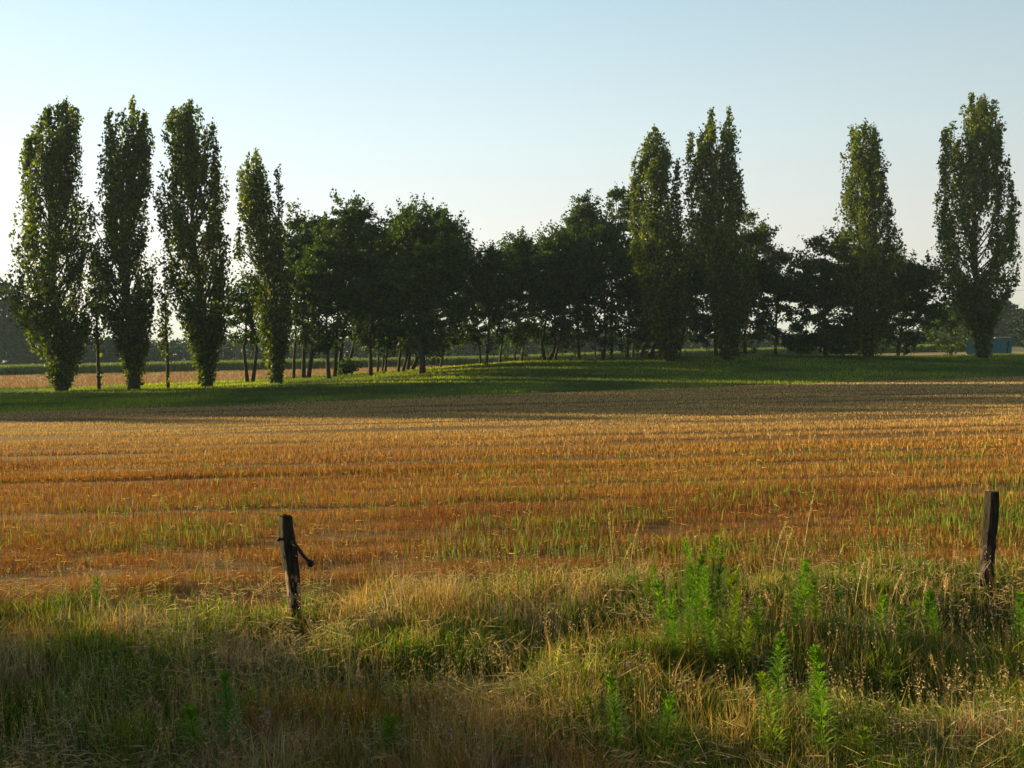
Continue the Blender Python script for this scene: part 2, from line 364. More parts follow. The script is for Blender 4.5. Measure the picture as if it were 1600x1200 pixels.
# broken stems lying and crossing in the verge
n = 26000; x, y = frustum_points(n, 5.6, 12.6, power=1.6, extra=.8); q = fbm(x, y, .7, 2, 260.0); k = q > .4; x = x[k]; y = y[k]; n = len(x)
a = rng.random(n) * 2 * np.pi; el = np.abs(rng.normal(0, .45, n)); L_ = .08 + .26 * rng.random(n) ** 2; z = ground_z(x, y) + .06 + .22 * rng.random(n)
d = np.stack([np.cos(a) * np.cos(el), np.sin(a) * np.cos(el), np.sin(el)], -1) * (L_ / 2)[:, None]; A = np.stack([x, y, z], -1)
V = np.stack([A - d, A + d, A + d * .2 + np.array([0, 0, 1]) * (.0045 + .0035 * rng.random(n))[:, None]], 1).reshape(-1, 3)
tag(link('broken_stems', mesh_tris('broken_stems', V, np.arange(n * 3).reshape(n, 3), M['tint'], np.repeat(jitter((.40, .30, .17), n, .35), 3, 0))), 'pale broken dead stems tangled through the verge grass', 'dead grass', kind='stuff')
# seed heads: thin stalk with a loose panicle of small flakes
n = 3200; x, y = frustum_points(n, 5.8, 13.2, power=1.5, extra=.6)
s1 = fbm(x, y, 1.4, 2, 71.0); k = s1 > .42; x, y = x[k], y[k]; n = len(x)
h = .38 + .28 * rng.random(n); ld = rng.normal(R(190), .9, n); la = h * np.abs(rng.normal(0, .22, n))
z0 = ground_z(x, y); P0 = np.stack([x, y, z0], -1); P1 = P0 + np.stack([np.cos(ld) * la, np.sin(ld) * la, h], -1)
wv = np.stack([np.full(n, .0022), np.zeros(n), np.zeros(n)], -1) * (y / 8)[:, None]
Vs = [np.stack([P0 - wv, P0 + wv, P1], 1).reshape(-1, 3)]; Cs = [np.repeat(jitter((.34, .25, .12), n, .25), 3, 0)]
for i in range(9):
    t = .68 + .036 * i; pc = P0 * (1 - t) + P1 * t + rng.normal(0, .009, (n, 3)); r = .016 * (1.25 - t) * 2 + .006
    d1 = rng.normal(0, 1, (n, 3)); d1 /= np.linalg.norm(d1, axis=1)[:, None]; d2 = np.cross(d1, rng.normal(0, 1, (n, 3))); d2 /= np.linalg.norm(d2, axis=1)[:, None]
    Vs.append(np.stack([pc + d1 * r, pc + d2 * r * .5, pc - d1 * r * .4], 1).reshape(-1, 3)); Cs.append(np.repeat(jitter((.38, .27, .14), n, .25), 3, 0))
V = np.concatenate(Vs)
tag(link('seed_heads', mesh_tris('seed_heads', V, np.arange(len(V)).reshape(-1, 3), M['tint'], np.concatenate(Cs))), 'fine tawny grass seed heads hanging over the verge', 'grass', kind='stuff')

# --- bank grass
n = 150000; x, y = frustum_points(n, 52, 124, margin=1.06, power=1.6)
k = (y > bank_front(x) - .3 + rng.normal(0, .25, n)) & (y < bank_back(x)); x, y = x[k], y[k]; n = len(x)
p = fbm(x, y, 6, 3, 12.0)
c = mixcol(jitter((.045, .085, .008), n, .25), jitter((.24, .30, .012), n, .25), np.clip((p - .3) * 2.2, 0, 1))
M['bank'] = leaf_mat('bank_blades', None, None, None, .5, use_tint=True, rough=.7, tcol=(1.35, 1.3, .35))
tag(join_blades('bank_grass', [blades(x, y, .10 + .14 * rng.random(n), .05 * y / 70 * (.6 + .8 * rng.random(n)), c, lean=.5)], M['bank']),
    'short green grass covering the bank under the poplars', 'grass', kind='stuff')
# --- straw field behind the bank on the left, and maize behind it
n = 50000; y = 101 + 77 * rng.random(n) ** 1.3; x = -.56 * y + rng.random(n) * (y * .56 + 20); k = y > bank_back(x); x, y = x[k], y[k]; n = len(x)
tag(join_blades('cereal_stubble', [blades(x, y, .22 + .2 * rng.random(n), .07 * y / 110, jitter((.30, .20, .12), n, .2), lean=.2)], M['straw']),
    'pinkish brown stubble of the strip behind the left poplars', 'stubble', kind='stuff')
n = 60000; y = 183 + 34 * rng.random(n) ** 1.5; x = (rng.random(n) * 2 - 1) * .56 * y
k = ~(x > 91) ; 
hm = lerp(x, [-60, 0, 40], [2.0, 1.7, 1.5]) * (.82 + .25 * rng.random(n)) + .15 * (fbm(x, y, 6, 2) - .5)
x, y, hm = x[k], y[k], hm[k]; n = len(x)
zb = ground_z(x, y) + hm * rng.random(n) * .45
c = mixcol(jitter((.09, .15, .025), n, .25), jitter((.17, .21, .05), n, .2), rng.random(n))
tag(join_blades('maize_crop', [blades(x, y, np.maximum(hm - (zb - ground_z(x, y)), .4), .26 * (.6 + .8 * rng.random(n)), c, lean=.3, seg=2, zbase=zb)], M['tint']),
    'tall green maize standing beyond the tree row', 'maize', kind='stuff')

# ------------------------------------------------------------------ leaves
def leaf_quads(P, size, up_bias=0.0, elong=1.5):
    """rhombic leaves at P with random attitudes"""
    n = len(P); a = rng.normal(0, 1, (n, 3)); a[:, 2] += up_bias; a /= np.linalg.norm(a, axis=1)[:, None]
    b = np.cross(a, rng.normal(0, 1, (n, 3))); b /= np.linalg.norm(b, axis=1)[:, None]
    s = size * (.65 + .7 * rng.random(n))
    A = a * (s * .5 * elong)[:, None]; B = b * (s * .5)[:, None]
    V = np.stack([P - A, P + B - A * .1, P + A, P - B - A * .1], 1).reshape(-1, 3)
    return V, np.arange(n * 4).reshape(n, 4)

def poplar_meshes(outline, base, depth, plumes=(), leaves=19000, seed=1, leaf=.195, dens_left=1.0):
    """outline rows (py, xl, xr) in photograph pixels are turned into metres at the tree's own distance"""
    global rng
    keep = rng; rng = np.random.default_rng(seed)
    b = Vector((at(base[0], base[1], depth).x, depth, 0)); b.z = gz(b.x, depth)
    rows = []
    for py, xl, xr in outline:
        L = at(xl, py, depth); Rr = at(xr, py, depth); rows.append((L.z - b.z, L.x - b.x, Rr.x - b.x))
    rows.sort(); rows = np.array(rows); Z, XL, XR = rows.T; H = Z[-1]
    zc = lambda z: (np.interp(z, Z, XL) + np.interp(z, Z, XR)) / 2
    hw = lambda z: (np.interp(z, Z, XR) - np.interp(z, Z, XL)) / 2
    tr = Geo()
    zs = np.linspace(-.15, H * .93, 14); cxs = np.where(zs > 3, zc(zs), 0) * np.clip(zs / 8, 0, 1)
    tr.add(*tube(np.stack([cxs + rng.normal(0, .05, 14), rng.normal(0, .05, 14), zs], -1), np.concatenate([[.62, .48], np.linspace(.42, .03, 12)]), 8))
    P = []; KP = []; n_limb = 0
    nl = 104 if plumes else 13
    tufts = []
    for i in range(nl):
        z0 = H * ((.02 if plumes else .24) + (.80 if plumes else .6) * (i / nl) ** 1.3); th = rng.random() * 2 * np.pi
        ln = H * (.16 + .2 * rng.random()); z1 = min(z0 + ln, H * .985); rf = .42 + .60 * rng.random() ** .6
        ss = np.linspace(0, 1, 12); zz = z0 + (z1 - z0) * ss; rr = rf * (1 - (1 - ss) ** 2.2)
        w = hw(zz) * 1.0
        X = zc(zz) * np.clip(zz / 6, 0, 1) + np.cos(th) * rr * w; Y = np.sin(th) * rr * w
        pts = np.stack([X, Y, zz], -1)
        tr.add(*tube(pts[::3], np.linspace(.09, .015, len(pts[::3])), 4, False))
        for t in rng.uniform(.22, 1.0, 11):
            c = np.array([np.interp(t, ss, pts[:, k]) for k in range(3)]); c[:2] += rng.normal(0, .22, 2)
            tufts.append((c, (.34 * (1.15 - .55 * t) + .08) * min(1, .35 + hw(c[2]) / 2.2), .7))
    for _ in range(85 if plumes else 4):                          # short side twigs filling the column unevenly
        z = H * rng.uniform(.18, .84); th = rng.random() * 2 * np.pi; rr = hw(z) * rng.uniform(.35, .97)
        tufts.append((np.array([zc(z) * np.clip(z / 6, 0, 1) + np.cos(th) * rr, np.sin(th) * rr, z]), .34, .7))
    for _ in range(150 if plumes else 3):                        # suckers and low shoots round the foot
        z = H * .27 * rng.random() ** 1.2 + .3; th = rng.random() * 2 * np.pi; rr = hw(z) * rng.uniform(.45, .95)
        tufts.append((np.array([zc(z) * np.clip(z / 6, 0, 1) + np.cos(th) * rr, np.sin(th) * rr, z]), .42, .6))
    n_limb = len(tufts)
    for (px, ptop, pbot, pw) in plumes:
        a = at(px, ptop, depth) - b; c = at(px, pbot, depth) - b; rw = pw / F * depth
        yy = rng.uniform(-.6, .6)
        for t in np.linspace(0, 1, max(10, int((a.z - c.z) / .42))):
            z = c.z + (a.z - c.z) * t; r_ = rw * min(1, (1 - t) * 3.2 + .12)
            for _ in range(3):
                tufts.append((np.array([a.x + rng.normal(0, r_ * .42), yy + rng.normal(0, r_ * .5), z - .3]), .3 + .1 * (1 - t), .5))
        tr.add(*tube([(zc(c.z), 0, c.z - 2), (a.x, yy, c.z + 1), (a.x, yy, a.z - .3)], [.09, .06, .015], 4, False))
    per = max(8, int(leaves / len(tufts)))
    for ti, (c, r_, rz) in enumerate(tufts):
        k = max(4, int(per * (.5 + rng.random()) * (r_ / .34) ** 1.2))
        q = rng.normal(0, 1, (k, 3)) * np.array([r_, r_, rz * r_ * 3.4]) * .5
        q[:, 0] += .12 * q[:, 2]                                  # wind from the left
        P.append(c + q); KP.append(np.full(k, ti >= n_limb))
    KP = np.concatenate(KP); P = np.concatenate(P)
    z = P[:, 2]; inside = (z > .25) & (z < H + .1)
    d = (P[:, 0] - zc(z)) / (hw(z) + .25); inside &= (np.abs(d) < 1.0)
    inside &= np.hypot(np.clip(np.abs(d), 0, 9), P[:, 1] / (hw(z) + .3)) < 1.18
    inside |= KP
    P = P[inside & (z > .25)]
    V, T = leaf_quads(P, leaf, .9, 1.7)
    tv, tt = tr.get()
    rng = keep
    return b, mesh_tris('trunk', tv, tt, M['bark'], smooth=True), mesh_tris('crown', V, T, M['poplar'], nper=4), H

def put_tree(name, loc, tm, cm, label, cat, group, rot=0, scale=None):
    t = thing(name, loc, label, cat, group); t.rotation_euler.z = rot
    if scale: t.scale = scale
    link('trunk', tm, t); link('crown', cm, t); return t

POP = 'tall poplars standing in the row on the bank'
poplars = [
 ('broad poplar at the left end of the row with bushy flared foot', (98, 612), 90, [(160,78,104),(175,68,118),(190,60,123),(220,40,127),(260,34,127),(300,36,128),(325,28,133),(350,24,136),(380,18,138),(400,15,142),(450,15,150),(490,22,152),(520,40,148),(545,58,138),(570,72,124),(595,84,112),(612,88,108)],
   [(76,165,330,8),(90,160,300,8),(104,158,300,9),(45,215,400,9)]),
 ('second poplar from the left with a split top, taller right spire', (210, 612), 89, [(175,188,224),(200,172,230),(230,160,232),(250,150,235),(300,146,238),(350,143,240),(400,138,243),(440,148,245),(480,158,240),(520,176,234),(560,190,226),(590,201,220),(612,204,217)],
   [(205,152,330,15),(167,173,400,12),(222,175,300,9)]),
 ('third poplar from the left with a blunt lumpy top', (323, 608), 90, [(165,288,308),(178,266,318),(200,258,334),(220,254,338),(250,258,342),(300,250,351),(350,246,356),(400,248,362),(450,262,364),(500,280,358),(540,297,346),(570,308,338),(590,315,335),(608,316,334)],
   [(298,158,300,13),(272,170,330,10),(332,192,360,9)]),
 ('fourth poplar from the left, shorter and thin with a bare gap beside its spire', (431, 602), 92, [(235,393,403),(255,380,412),(290,376,420),(320,374,425),(350,378,436),(400,385,448),(450,392,456),(500,400,458),(540,408,452),(570,418,444),(590,422,440),(602,423,440)],
   [(398,232,400,13),(436,262,400,6),(374,262,330,7),(374,355,400,8)]),
 ('poplar standing left in the pair right of centre, single pointed spire', (1045, 567), 103, [(205,1012,1030),(225,1004,1042),(250,994,1050),(290,986,1058),(330,983,1066),(370,982,1070),(420,986,1074),(470,992,1082),(510,1008,1078),(540,1028,1066),(567,1034,1059)],
   [(1021,199,380,15),(1056,252,400,8),(990,250,380,7)]),
 ('poplar standing right in the pair right of centre, three pointed spires', (1140, 567), 103, [(190,1100,1148),(215,1092,1152),(250,1078,1156),(290,1076,1160),(340,1082,1166),(400,1090,1178),(450,1100,1182),(500,1112,1172),(540,1124,1160),(567,1130,1150)],
   [(1110,174,360,11),(1137,170,340,12),(1079,206,400,10),(1156,265,330,6)]),
 ('second poplar from the right end, dense narrow column over dark bushes', (1357, 555), 108, [(196,1334,1370),(210,1320,1376),(230,1316,1380),(280,1315,1382),(310,1310,1390),(340,1308,1398),(380,1305,1406),(420,1310,1418),(460,1315,1415),(500,1326,1400),(530,1338,1380),(555,1346,1370)],
   [(1352,189,330,13),(1332,197,330,9),(1370,200,330,8),(1391,308,420,7)]),
 ('rightmost poplar standing alone in front of the teal hut', (1536, 558), 105, [(155,1506,1546),(170,1494,1556),(200,1478,1566),(240,1474,1572),(280,1470,1578),(330,1465,1580),(370,1457,1586),(400,1453,1590),(430,1460,1590),(460,1484,1574),(490,1507,1563),(520,1521,1550),(558,1529,1543)],
   [(1516,148,320,13),(1541,149,320,10),(1562,192,380,8),(1477,200,380,8),(1580,285,400,7)]),
]
pm = []
for i, (lab, base, dep, outl, plu) in enumerate(poplars):
    b, tm, cm, H = poplar_meshes(outl, base, dep, plu, leaves=[27000, 23000, 24000, 12500, 23000, 26000, 24000, 31000][i], seed=40 + i)
    put_tree('poplar', b, tm, cm, lab, 'poplar', POP); pm.append((tm, cm, H))
# the row goes on past the left edge of the picture; it throws the long shadows on the field
for i, (x, y, k, s) in enumerate([(-65, 97, 2, .97), (-74, 98, 0, .95), (-84, 98.5, 1, .98), (-90, 99, 0, .98),
                                  (-95.5, 99.5, 1, 1.0), (-101, 100, 2, .98), (-108, 101, 0, 1.0), (-114, 102, 1, .97), (-121, 103, 2, 1.0), (-128, 104.5, 0, .98), (-134, 106, 1, .96), (-141, 107, 2, .94)]):
    put_tree('poplar', (x, y, gz(x, y)), pm[k][0], pm[k][1], 'tall poplar of the same row standing beyond the left end of the view', 'poplar', POP, rot=.9 * i, scale=(s, s, s))
# slender young poplars between the first ones
for base, dep, outl, lab in (
    ((155, 613), 91, [(395,150,156),(430,143,164),(470,141,168),(510,143,167),(540,148,163),(560,151,160),(575,153,158)], 'slender young poplar between the first and second tall poplars'),
    ((263, 612), 90, [(425,254,260),(450,247,268),(490,245,271),(520,248,270),(545,253,268),(565,257,265),(580,259,264)], 'slender young poplar between the second and third tall poplars')):
    b, tm, cm, H = poplar_meshes(outl, base, dep, (), leaves=1000, seed=99 + int(base[0]))
    # thin stem
    me = tm; vs = np.zeros(len(me.vertices) * 3, np.float32); me.vertices.foreach_get('co', vs); 
    put_tree('young_poplar', b, *(lambda g: (mesh_tris('trunk', *g, M['bark'], smooth=True), cm))(tube([(0, 0, -.1), (.03, 0, H * .3), (-.25 * 0, 0, H * .6), (0, 0, H * .95)], [.17, .13, .08, .02], 7)), lab, 'young poplar', 'young poplars between the tall ones')

# ------------------------------------------------------------------ round crowned trees of the grove
def round_meshes(base, depth, cx, top, hwp, bot, seed, leaves=7500, trunks=1, leaf=.20, lean=0, dense=1.0, trunk_r=.2, skew=0):
    global rng
    keep = rng; rng = np.random.default_rng(seed)
    b = Vector((at(base[0], base[1], depth).x, depth, 0)); b.z = gz(b.x, depth)
    ct = at(cx, top, depth) - b; cb = at(cx, bot, depth) - b; W = hwp / F * depth * (1.12 if depth < 200 else 1)
    zt, zb = ct.z, max(cb.z - ((2.4 if bot < 530 else 1.2) if bot < 540 else 0), .3); x0 = ct.x; Hc = zt - zb; zm = zb + Hc * .52
    nc = int(30 + W * Hc * 1.35); cl = []
    while len(cl) < nc:
        u = rng.normal(0, 1, 3); u /= np.linalg.norm(u); r = rng.random() ** .38
        ez = (zt - zm) if u[2] > 0 else (zm - zb)
        p = np.array([x0 + u[0] * r * W * .93, u[1] * r * W * .85, zm + u[2] * r * ez * .95])
        f = (p[2] - zb) / Hc
        if .22 < f < .50 and rng.random() < .45: continue
        rx = rng.uniform(.5, 1.15) * min(1.2, W / 3.0 + .25) * (.75 if f < .4 else 1); cl.append((p, rx, rng.uniform(.28, .5) * rx + .1))
    tr = Geo(); fork = None
    for t in range(trunks):
        dx = (t - (trunks - 1) / 2) * .5
        fz = zb + Hc * .15; top_x = x0 * .3 + dx * 2 + rng.normal(0, .2)
        q = np.array([(dx, 0, -.15), (dx * 1.2 + top_x * .4 + rng.normal(0, .06), rng.normal(0, .1), fz * .35), (dx * 1.4 + top_x * .8 + rng.normal(0, .08), rng.normal(0, .15), fz * .75),
                      (top_x, 0, fz), (x0 * .9 + dx, 0, zb + Hc * .55), (x0, 0, zb + Hc * .85)])
        rr = trunk_r * np.array([1.3, 1.0, .85, .7, .4, .12]); tr.add(*tube(q, rr, 8)); fork = q[3]
    for p, rx, rz in cl[:22]:
        s = np.clip((p[2] - fork[2]) / (Hc) * .6, 0, .8); st = fork * (1 - s) + np.array([x0, 0, zb + Hc * .85]) * s
        st[2] = min(st[2], p[2]); md = (st + p) / 2 + np.array([0, 0, -.15 + .1 * rng.random()])
        tr.add(*tube([st, md, p], [trunk_r * .4, trunk_r * .26, .02], 5, False))
    tot = sum(rx * rx for _, rx, _ in cl); P = []
    for p, rx, rz in cl:
        k = int(leaves * rx * rx / tot * rng.uniform(.7, 1.3)) + 3
        u = rng.normal(0, 1, (k, 3)); u /= np.linalg.norm(u, axis=1)[:, None]; r = rng.random(k) ** .45
        q = u * r[:, None] * np.array([rx, rx, rz]); q[:, 2] -= .18 * (q[:, 0] ** 2 + q[:, 1] ** 2) / rx
        P.append(p + q)
    for _ in range(int(nc * 1.6)):                                # loose sprays breaking the outline
        u = rng.normal(0, 1, 3); u /= np.linalg.norm(u); ez = (zt - zm) if u[2] > 0 else (zm - zb)
        c0 = np.array([x0 + u[0] * W * rng.uniform(.85, 1.15), u[1] * W, zm + u[2] * ez * rng.uniform(.85, 1.08)])
        k = int(10 + 22 * rng.random()); dd_ = np.array([u[0], u[1], abs(u[2]) * .6 + .15]); P.append(c0 + rng.normal(0, .5, (k, 1)) * dd_ * .8 + rng.normal(0, .17, (k, 3)))
    P = np.concatenate(P); P = P[P[:, 2] > .15]
    V, T = leaf_quads(P, leaf, 0, 1.6)
    tv, tt = tr.get(); rng = keep
    return b, mesh_tris('trunk', tv, tt, M['bark'], smooth=True), mesh_tris('crown', V, T, M['round'], nper=4)

GR = 'round crowned trees of the grove behind the poplar row'
#  trunk px, base py, depth, crown cx, top, half width, bottom, leaves, trunks, trunk radius, label
grove = [
 (391,596,101, 386,428,34,545, 3200,2,.17,'small open tree with twin stems between the third and fourth tall poplars'),
 (459,589,106, 462,326,34,500, 7000,1,.14,'thin stemmed tree just right of the fourth poplar'),
 (478,587,105, 492,332,40,520, 8500,2,.2,'fork trunked tree, second behind the fourth poplar to its right'),
 (514,592,99, 508,352,36,525, 7500,1,.19,'tree with bare trunk leaning left on the near edge of the left grove'),
 (523,588,103, 545,300,44,480, 10000,1,.17,'tree carrying the high tufted peak left of the hazy big tree'),
 (530,583,110, 562,322,40,505, 7500,1,.2,'dark tree with straight trunk under the right flank of the tufted peak'),
 (541,583,113, 580,352,36,520, 6500,1,.18,'straight trunked tree behind the tufted peak, beside a low stump shoot'),
 (579,587,100, 598,350,44,530, 8500,1,.19,'tree with trunk curving left at the notch of the left grove skyline'),
 (590,581,111, 590,400,28,530, 3600,1,.1,'thin pole like tree, first of the three thin stems in the left grove'),
 (597,579,113, 612,372,30,520, 4200,1,.1,'thin pole like tree, middle of the three thin stems in the left grove'),
 (602,581,109, 628,328,40,515, 7000,1,.12,'thin leaning tree, last of the three thin stems in the left grove'),
 (622,581,106, 640,318,44,520, 8500,1,.13,'tall thin stem leaning right under the left side of the big hazy crown'),
 (629,579,107, 668,318,48,525, 8500,1,.16,'pale stemmed tree leaning right under the big hazy crown'),
 (640,577,112, 690,324,40,530, 7500,2,.18,'tree with close double trunk in the deep shade under the big hazy crown'),
 (660,588,97, 664,326,62,545, 15000,1,.3,'big tree with widest hazy dark crown and ivy clad trunk in the left grove'),
 (688,570,117, 712,352,34,545, 7500,1,.13,'tree forming the right shoulder of the left grove, thin straight trunk'),
 (751,566,117, 742,392,26,540, 4200,1,.12,'slim left leaning tree, first in the low middle of the grove'),
 (759,570,110, 768,386,30,545, 5500,1,.16,'tree with upright trunk, second in the low middle of the grove'),
 (781,564,119, 792,374,34,520, 6500,1,.15,'low rounded tree, third trunk in the low middle of the grove'),
 (804,564,118, 816,368,34,515, 6500,1,.11,'low rounded tree with thin trunk leaning left, fourth in the low middle'),
 (812,564,121, 842,366,34,510, 6500,1,.17,'low rounded tree with stout trunk, fifth in the low middle of the grove'),
 (854,562,114, 866,352,32,520, 6500,2,.2,'tree with thick paired trunks where the skyline starts rising right'),
 (865,562,118, 890,342,34,515, 6500,1,.16,'tree with slanting trunk just right of the thick paired trunks'),
 (905,562,116, 914,303,32,480, 8500,1,.16,'tall tree with high leafy knob left of the poplar pair'),
 (931,560,120, 900,352,36,515, 6000,1,.1,'thin trunk standing left of a thicker one below the high leafy knob'),
 (941,560,114, 940,338,40,520, 8000,1,.2,'stout straight trunked tree below the gap in the skyline'),
 (956,560,117, 966,292,24,400, 2600,1,.14,'sparse see-through treetop on a long leaning trunk beside the poplar pair'),
 (979,560,118, 985,372,36,520, 7000,1,.17,'dark tree left behind the first poplar of the pair'),
 (988,560,121, 1004,360,36,500, 6500,1,.12,'thin stemmed tree close behind the first poplar of the pair'),
 (1001,560,116, 1020,384,40,520, 7500,1,.17,'leaning trunk tree directly left of the first poplar foot'),
 (1017,560,115, 1040,400,36,530, 6500,1,.19,'short thick trunk tree at the foot of the first poplar of the pair'),
 (1060,559,120, 1080,340,36,505, 7000,1,.13,'tree seen between the two poplars of the pair'),
 (1119,558,112, 1112,350,44,530, 9000,1,.19,'tree with bent trunk just left of the second poplar of the pair'),
 (1165,557,116, 1168,328,42,545, 12500,1,.2,'tree whose crown slopes down right behind the second poplar of the pair'),
 (1212,555,114, 1216,392,42,540, 8000,1,.16,'round tree with thin dark trunk alone right of the poplar pair'),
 (1290,555,112, 1290,366,46,553, 14000,1,.25,'leafy tree branched down to the grass left of the second last poplar'),
 (1345,555,116, 1352,356,56,552, 15000,1,.25,'dense dark tree hidden behind the second last poplar'),
 (1402,554,114, 1416,402,54,551, 14000,1,.22,'spreading dark tree with ragged right edge right of the second last poplar'),
 (1486,553,135, 1488,466,40,536, 3500,1,.15,'low light green tree left behind the rightmost poplar'),
]
for i, (px, py, dep, cx, top, hwp, bot, lv, nt, trr, lab) in enumerate(grove):
    b, tm, cm = round_meshes((px, py), dep, cx, top, hwp, bot, 300 + i, leaves=int(lv * 1.18), trunks=nt, trunk_r=trr)
    put_tree('broadleaf_tree', b, tm, cm, lab, 'tree', GR)

def shrub(px, py, depth, cx, top, hwp, seed, label, leaves=1500, world=None):
    b, tm, cm = round_meshes((px, py), depth, cx, top, hwp, py, seed, leaves=leaves, trunk_r=.05)
    return put_tree('shrub', b, tm, cm, label, 'shrub', None)
shrub(1252, 555, 113, 1252, 522, 20, 901, 'low green shrub at the left foot of the tree branched to the grass')
shrub(540, 584, 109, 540, 566, 10, 902, 'tiny leafy shoot on the bank among the left grove trunks', 300)
shrub(1316, 556, 110, 1316, 505, 30, 903, 'dark shrub between the low branched tree and the second last poplar', 2600)

# off to the left, near the camera: bushy trees that shade the near verge
for i, (x, y, h, w) in enumerate([(-22, 17.0, 5.0, 2.3), (-23, 12.8, 5.6, 2.6), (-22, 8.2, 5.2, 2.7), (-21, 3.6, 5.0, 2.6), (-27, 15.5, 6.0, 2.6)]):
    pxs = 800 + (w / 100) * F
    b, tm, cm = round_meshes((800, 560), 100, 800, 560 - h / 100 * F, w / 100 * F, 556, 700 + i, leaves=2400, trunk_r=.16)
    put_tree('roadside_tree', (x, y, gz(x, y)), tm, cm, 'bushy roadside tree standing beyond the left edge of the verge', 'tree', 'roadside trees outside the left edge')

# ------------------------------------------------------------------ far wood
def far_crowns(cs, leaf, per):
    P = []
    for (x, y, z, w, h) in cs:
        k = int(per * w * h / 20); u = rng.normal(0, 1, (k, 3)); u /= np.linalg.norm(u, axis=1)[:, None]; r = rng.random(k) ** .3
        P.append(np.array([x, y, z]) + u * r[:, None] * np.array([w, w, h]))
    P = np.concatenate(P); return leaf_quads(P[P[:, 2] > 0], leaf, 0, 1.3)
cs = []
for px in range(-40, 1660, 9):
    topy = np.interp(px, [0, 22, 45, 100, 180, 330, 400, 700, 900, 1100, 1300, 1440, 1480, 1600], [470, 478, 508, 520, 527, 530, 524, 516, 512, 518, 520, 512, 500, 500]) + rng.normal(0, 4)
    d = 300 + rng.normal(0, 10); p = at(px, topy, d); h = p.z - .2
    for q in range(2):
        cs.append((p.x + rng.normal(0, 1.2), d + q * 9 + rng.normal(0, 2), h * .5, rng.uniform(2.2, 3.6), h * .5 * rng.uniform(.85, 1.05)))
V, T = far_crowns(cs, .75, 330)
tag(link('far_wood', mesh_tris('far_wood', V, T, M['wood'], nper=4)), 'hazy blue green belt of woodland closing the far side of the fields', 'woodland', kind='stuff')
def far_tree(px, top, bot, hwp, d, seed, label, leaves=3000, mt='wood', leaf=.5):
    b, tm, cm = round_meshes((px, bot), d, px, top, hwp, bot - 6, seed, leaves=leaves, leaf=leaf, trunk_r=.35)
    cm.materials[0] = M[mt]; put_tree('distant_tree', b, tm, cm, label, 'tree', 'distant trees in front of the far wood')
far_tree(2, 440, 588, 34, 270, 801, 'tall hazy tree at the left edge behind the first poplar', 4200)
far_tree(38, 498, 588, 26, 265, 802, 'lower hazy tree peeping out left of the first poplar foot', 2500)
far_tree(172, 530, 583, 20, 260, 808, 'pale blue green tree far behind, between the first and second poplars', 1600)
far_tree(1507, 474, 546, 40, 262, 803, 'hazy tree left behind the rightmost poplar trunk', 4500)
far_tree(1562, 472, 545, 36, 250, 804, 'hazy sunlit tree directly above the teal hut', 4500)
far_tree(1603, 484, 546, 22, 215, 805, 'brighter green tree cut by the right edge behind the hut', 3500)
far_tree(895, 515, 556, 24, 280, 806, 'pale hazy tree seen between trunks in the centre of the grove', 1500)

# ------------------------------------------------------------------ path and hut
nx = 60; xs = np.linspace(20, 100, nx); V = []
for x in xs:
    yc = 152 + .02 * x
    for o_ in (-1.6, 0, 1.6): V.append((x, yc + o_, gz(x, yc + o_) + .03))
Q = [(i * 3 + j, (i + 1) * 3 + j, (i + 1) * 3 + j + 1, i * 3 + j + 1) for i in range(nx - 1) for j in range(2)]
M['path'] = noise_mat('path_gravel', [(.42, .36, .29), (.52, .45, .36), (.38, .32, .25)], (2, .3), .95)
tag(link('path', mesh_tris('path', V, Q, M['path'], nper=4)), kind='structure')

def simple(name, c, rough=.6, metal=0, var=.12, scale=4.0):
    return noise_mat(name, [tuple(v * (1 - var) for v in c), tuple(v * (1 + var) for v in c), c], (scale, scale * .2), rough)
M['teal'] = simple('teal_paint', (.055, .17, .215), .65, scale=2.0)
M['teal_dark'] = simple('teal_door', (.035, .17, .24), .5)
M['roof'] = simple('roof_concrete', (.42, .46, .42), .8)
M['dark'] = simple('dark_slot', (.02, .02, .025), .6)
M['plinth'] = simple('plinth', (.28, .29, .27), .9)
hp = at(1545, 552, 141); hz = gz(hp.x, 141)
hut = thing('utility_hut', (hp.x, 141, hz), 'small teal utility hut with flat roof behind the rightmost poplar', 'hut')
hut.rotation_euler.z = R(-23)
HW, HD, HH = 5.6, 2.8, 2.2
g = Geo(); g.add(*box_vt((0, 0, HH / 2 + .12), (HW, HD, HH - .1)))
link('wall', mesh_tris('wall', *g.get(), M['teal']), hut)
g = Geo(); g.add(*box_vt((0, 0, .02), (HW + .2, HD + .2, .3))); link('plinth', mesh_tris('plinth', *g.get(), M['plinth']), hut)
g = Geo(); g.add(*box_vt((-HW / 2 + .9, 0, HH + .2), (2.1, HD + .4, .14))); g.add(*box_vt((HW / 2 - 1.1, 0, HH + .22), (2.0, HD + .4, .14))); g.add(*box_vt((-.05, 0, HH + .14), (2.1, HD + .1, .1)))
link('roof', mesh_tris('roof', *g.get(), M['roof']), hut)
for cx in (-2.35, -.6, .9):
    g = Geo(); g.add(*box_vt((cx, -HD / 2 - .03, 1.15), (1.25, .06, 1.95)))
    for k in range(5): g.add(*box_vt((cx, -HD / 2 - .07, .55 + .13 * k), (.9, .03, .05)))
    dr = link('door', mesh_tris('door', *g.get(), M['teal']), hut)
    g = Geo(); g.add(*box_vt((cx + .5, -HD / 2 - .09, 1.15), (.05, .06, .22))); link('handle', mesh_tris('handle', *g.get(), M['dark']), dr)
g = Geo(); g.add(*box_vt((2.4, -HD / 2 - .03, 1.5), (.3, .05, .75))); g.add(*box_vt((2.25, -HD / 2 - .03, .6), (.18, .05, .8)))
link('vent', mesh_tris('vent', *g.get(), M['dark']), hut)

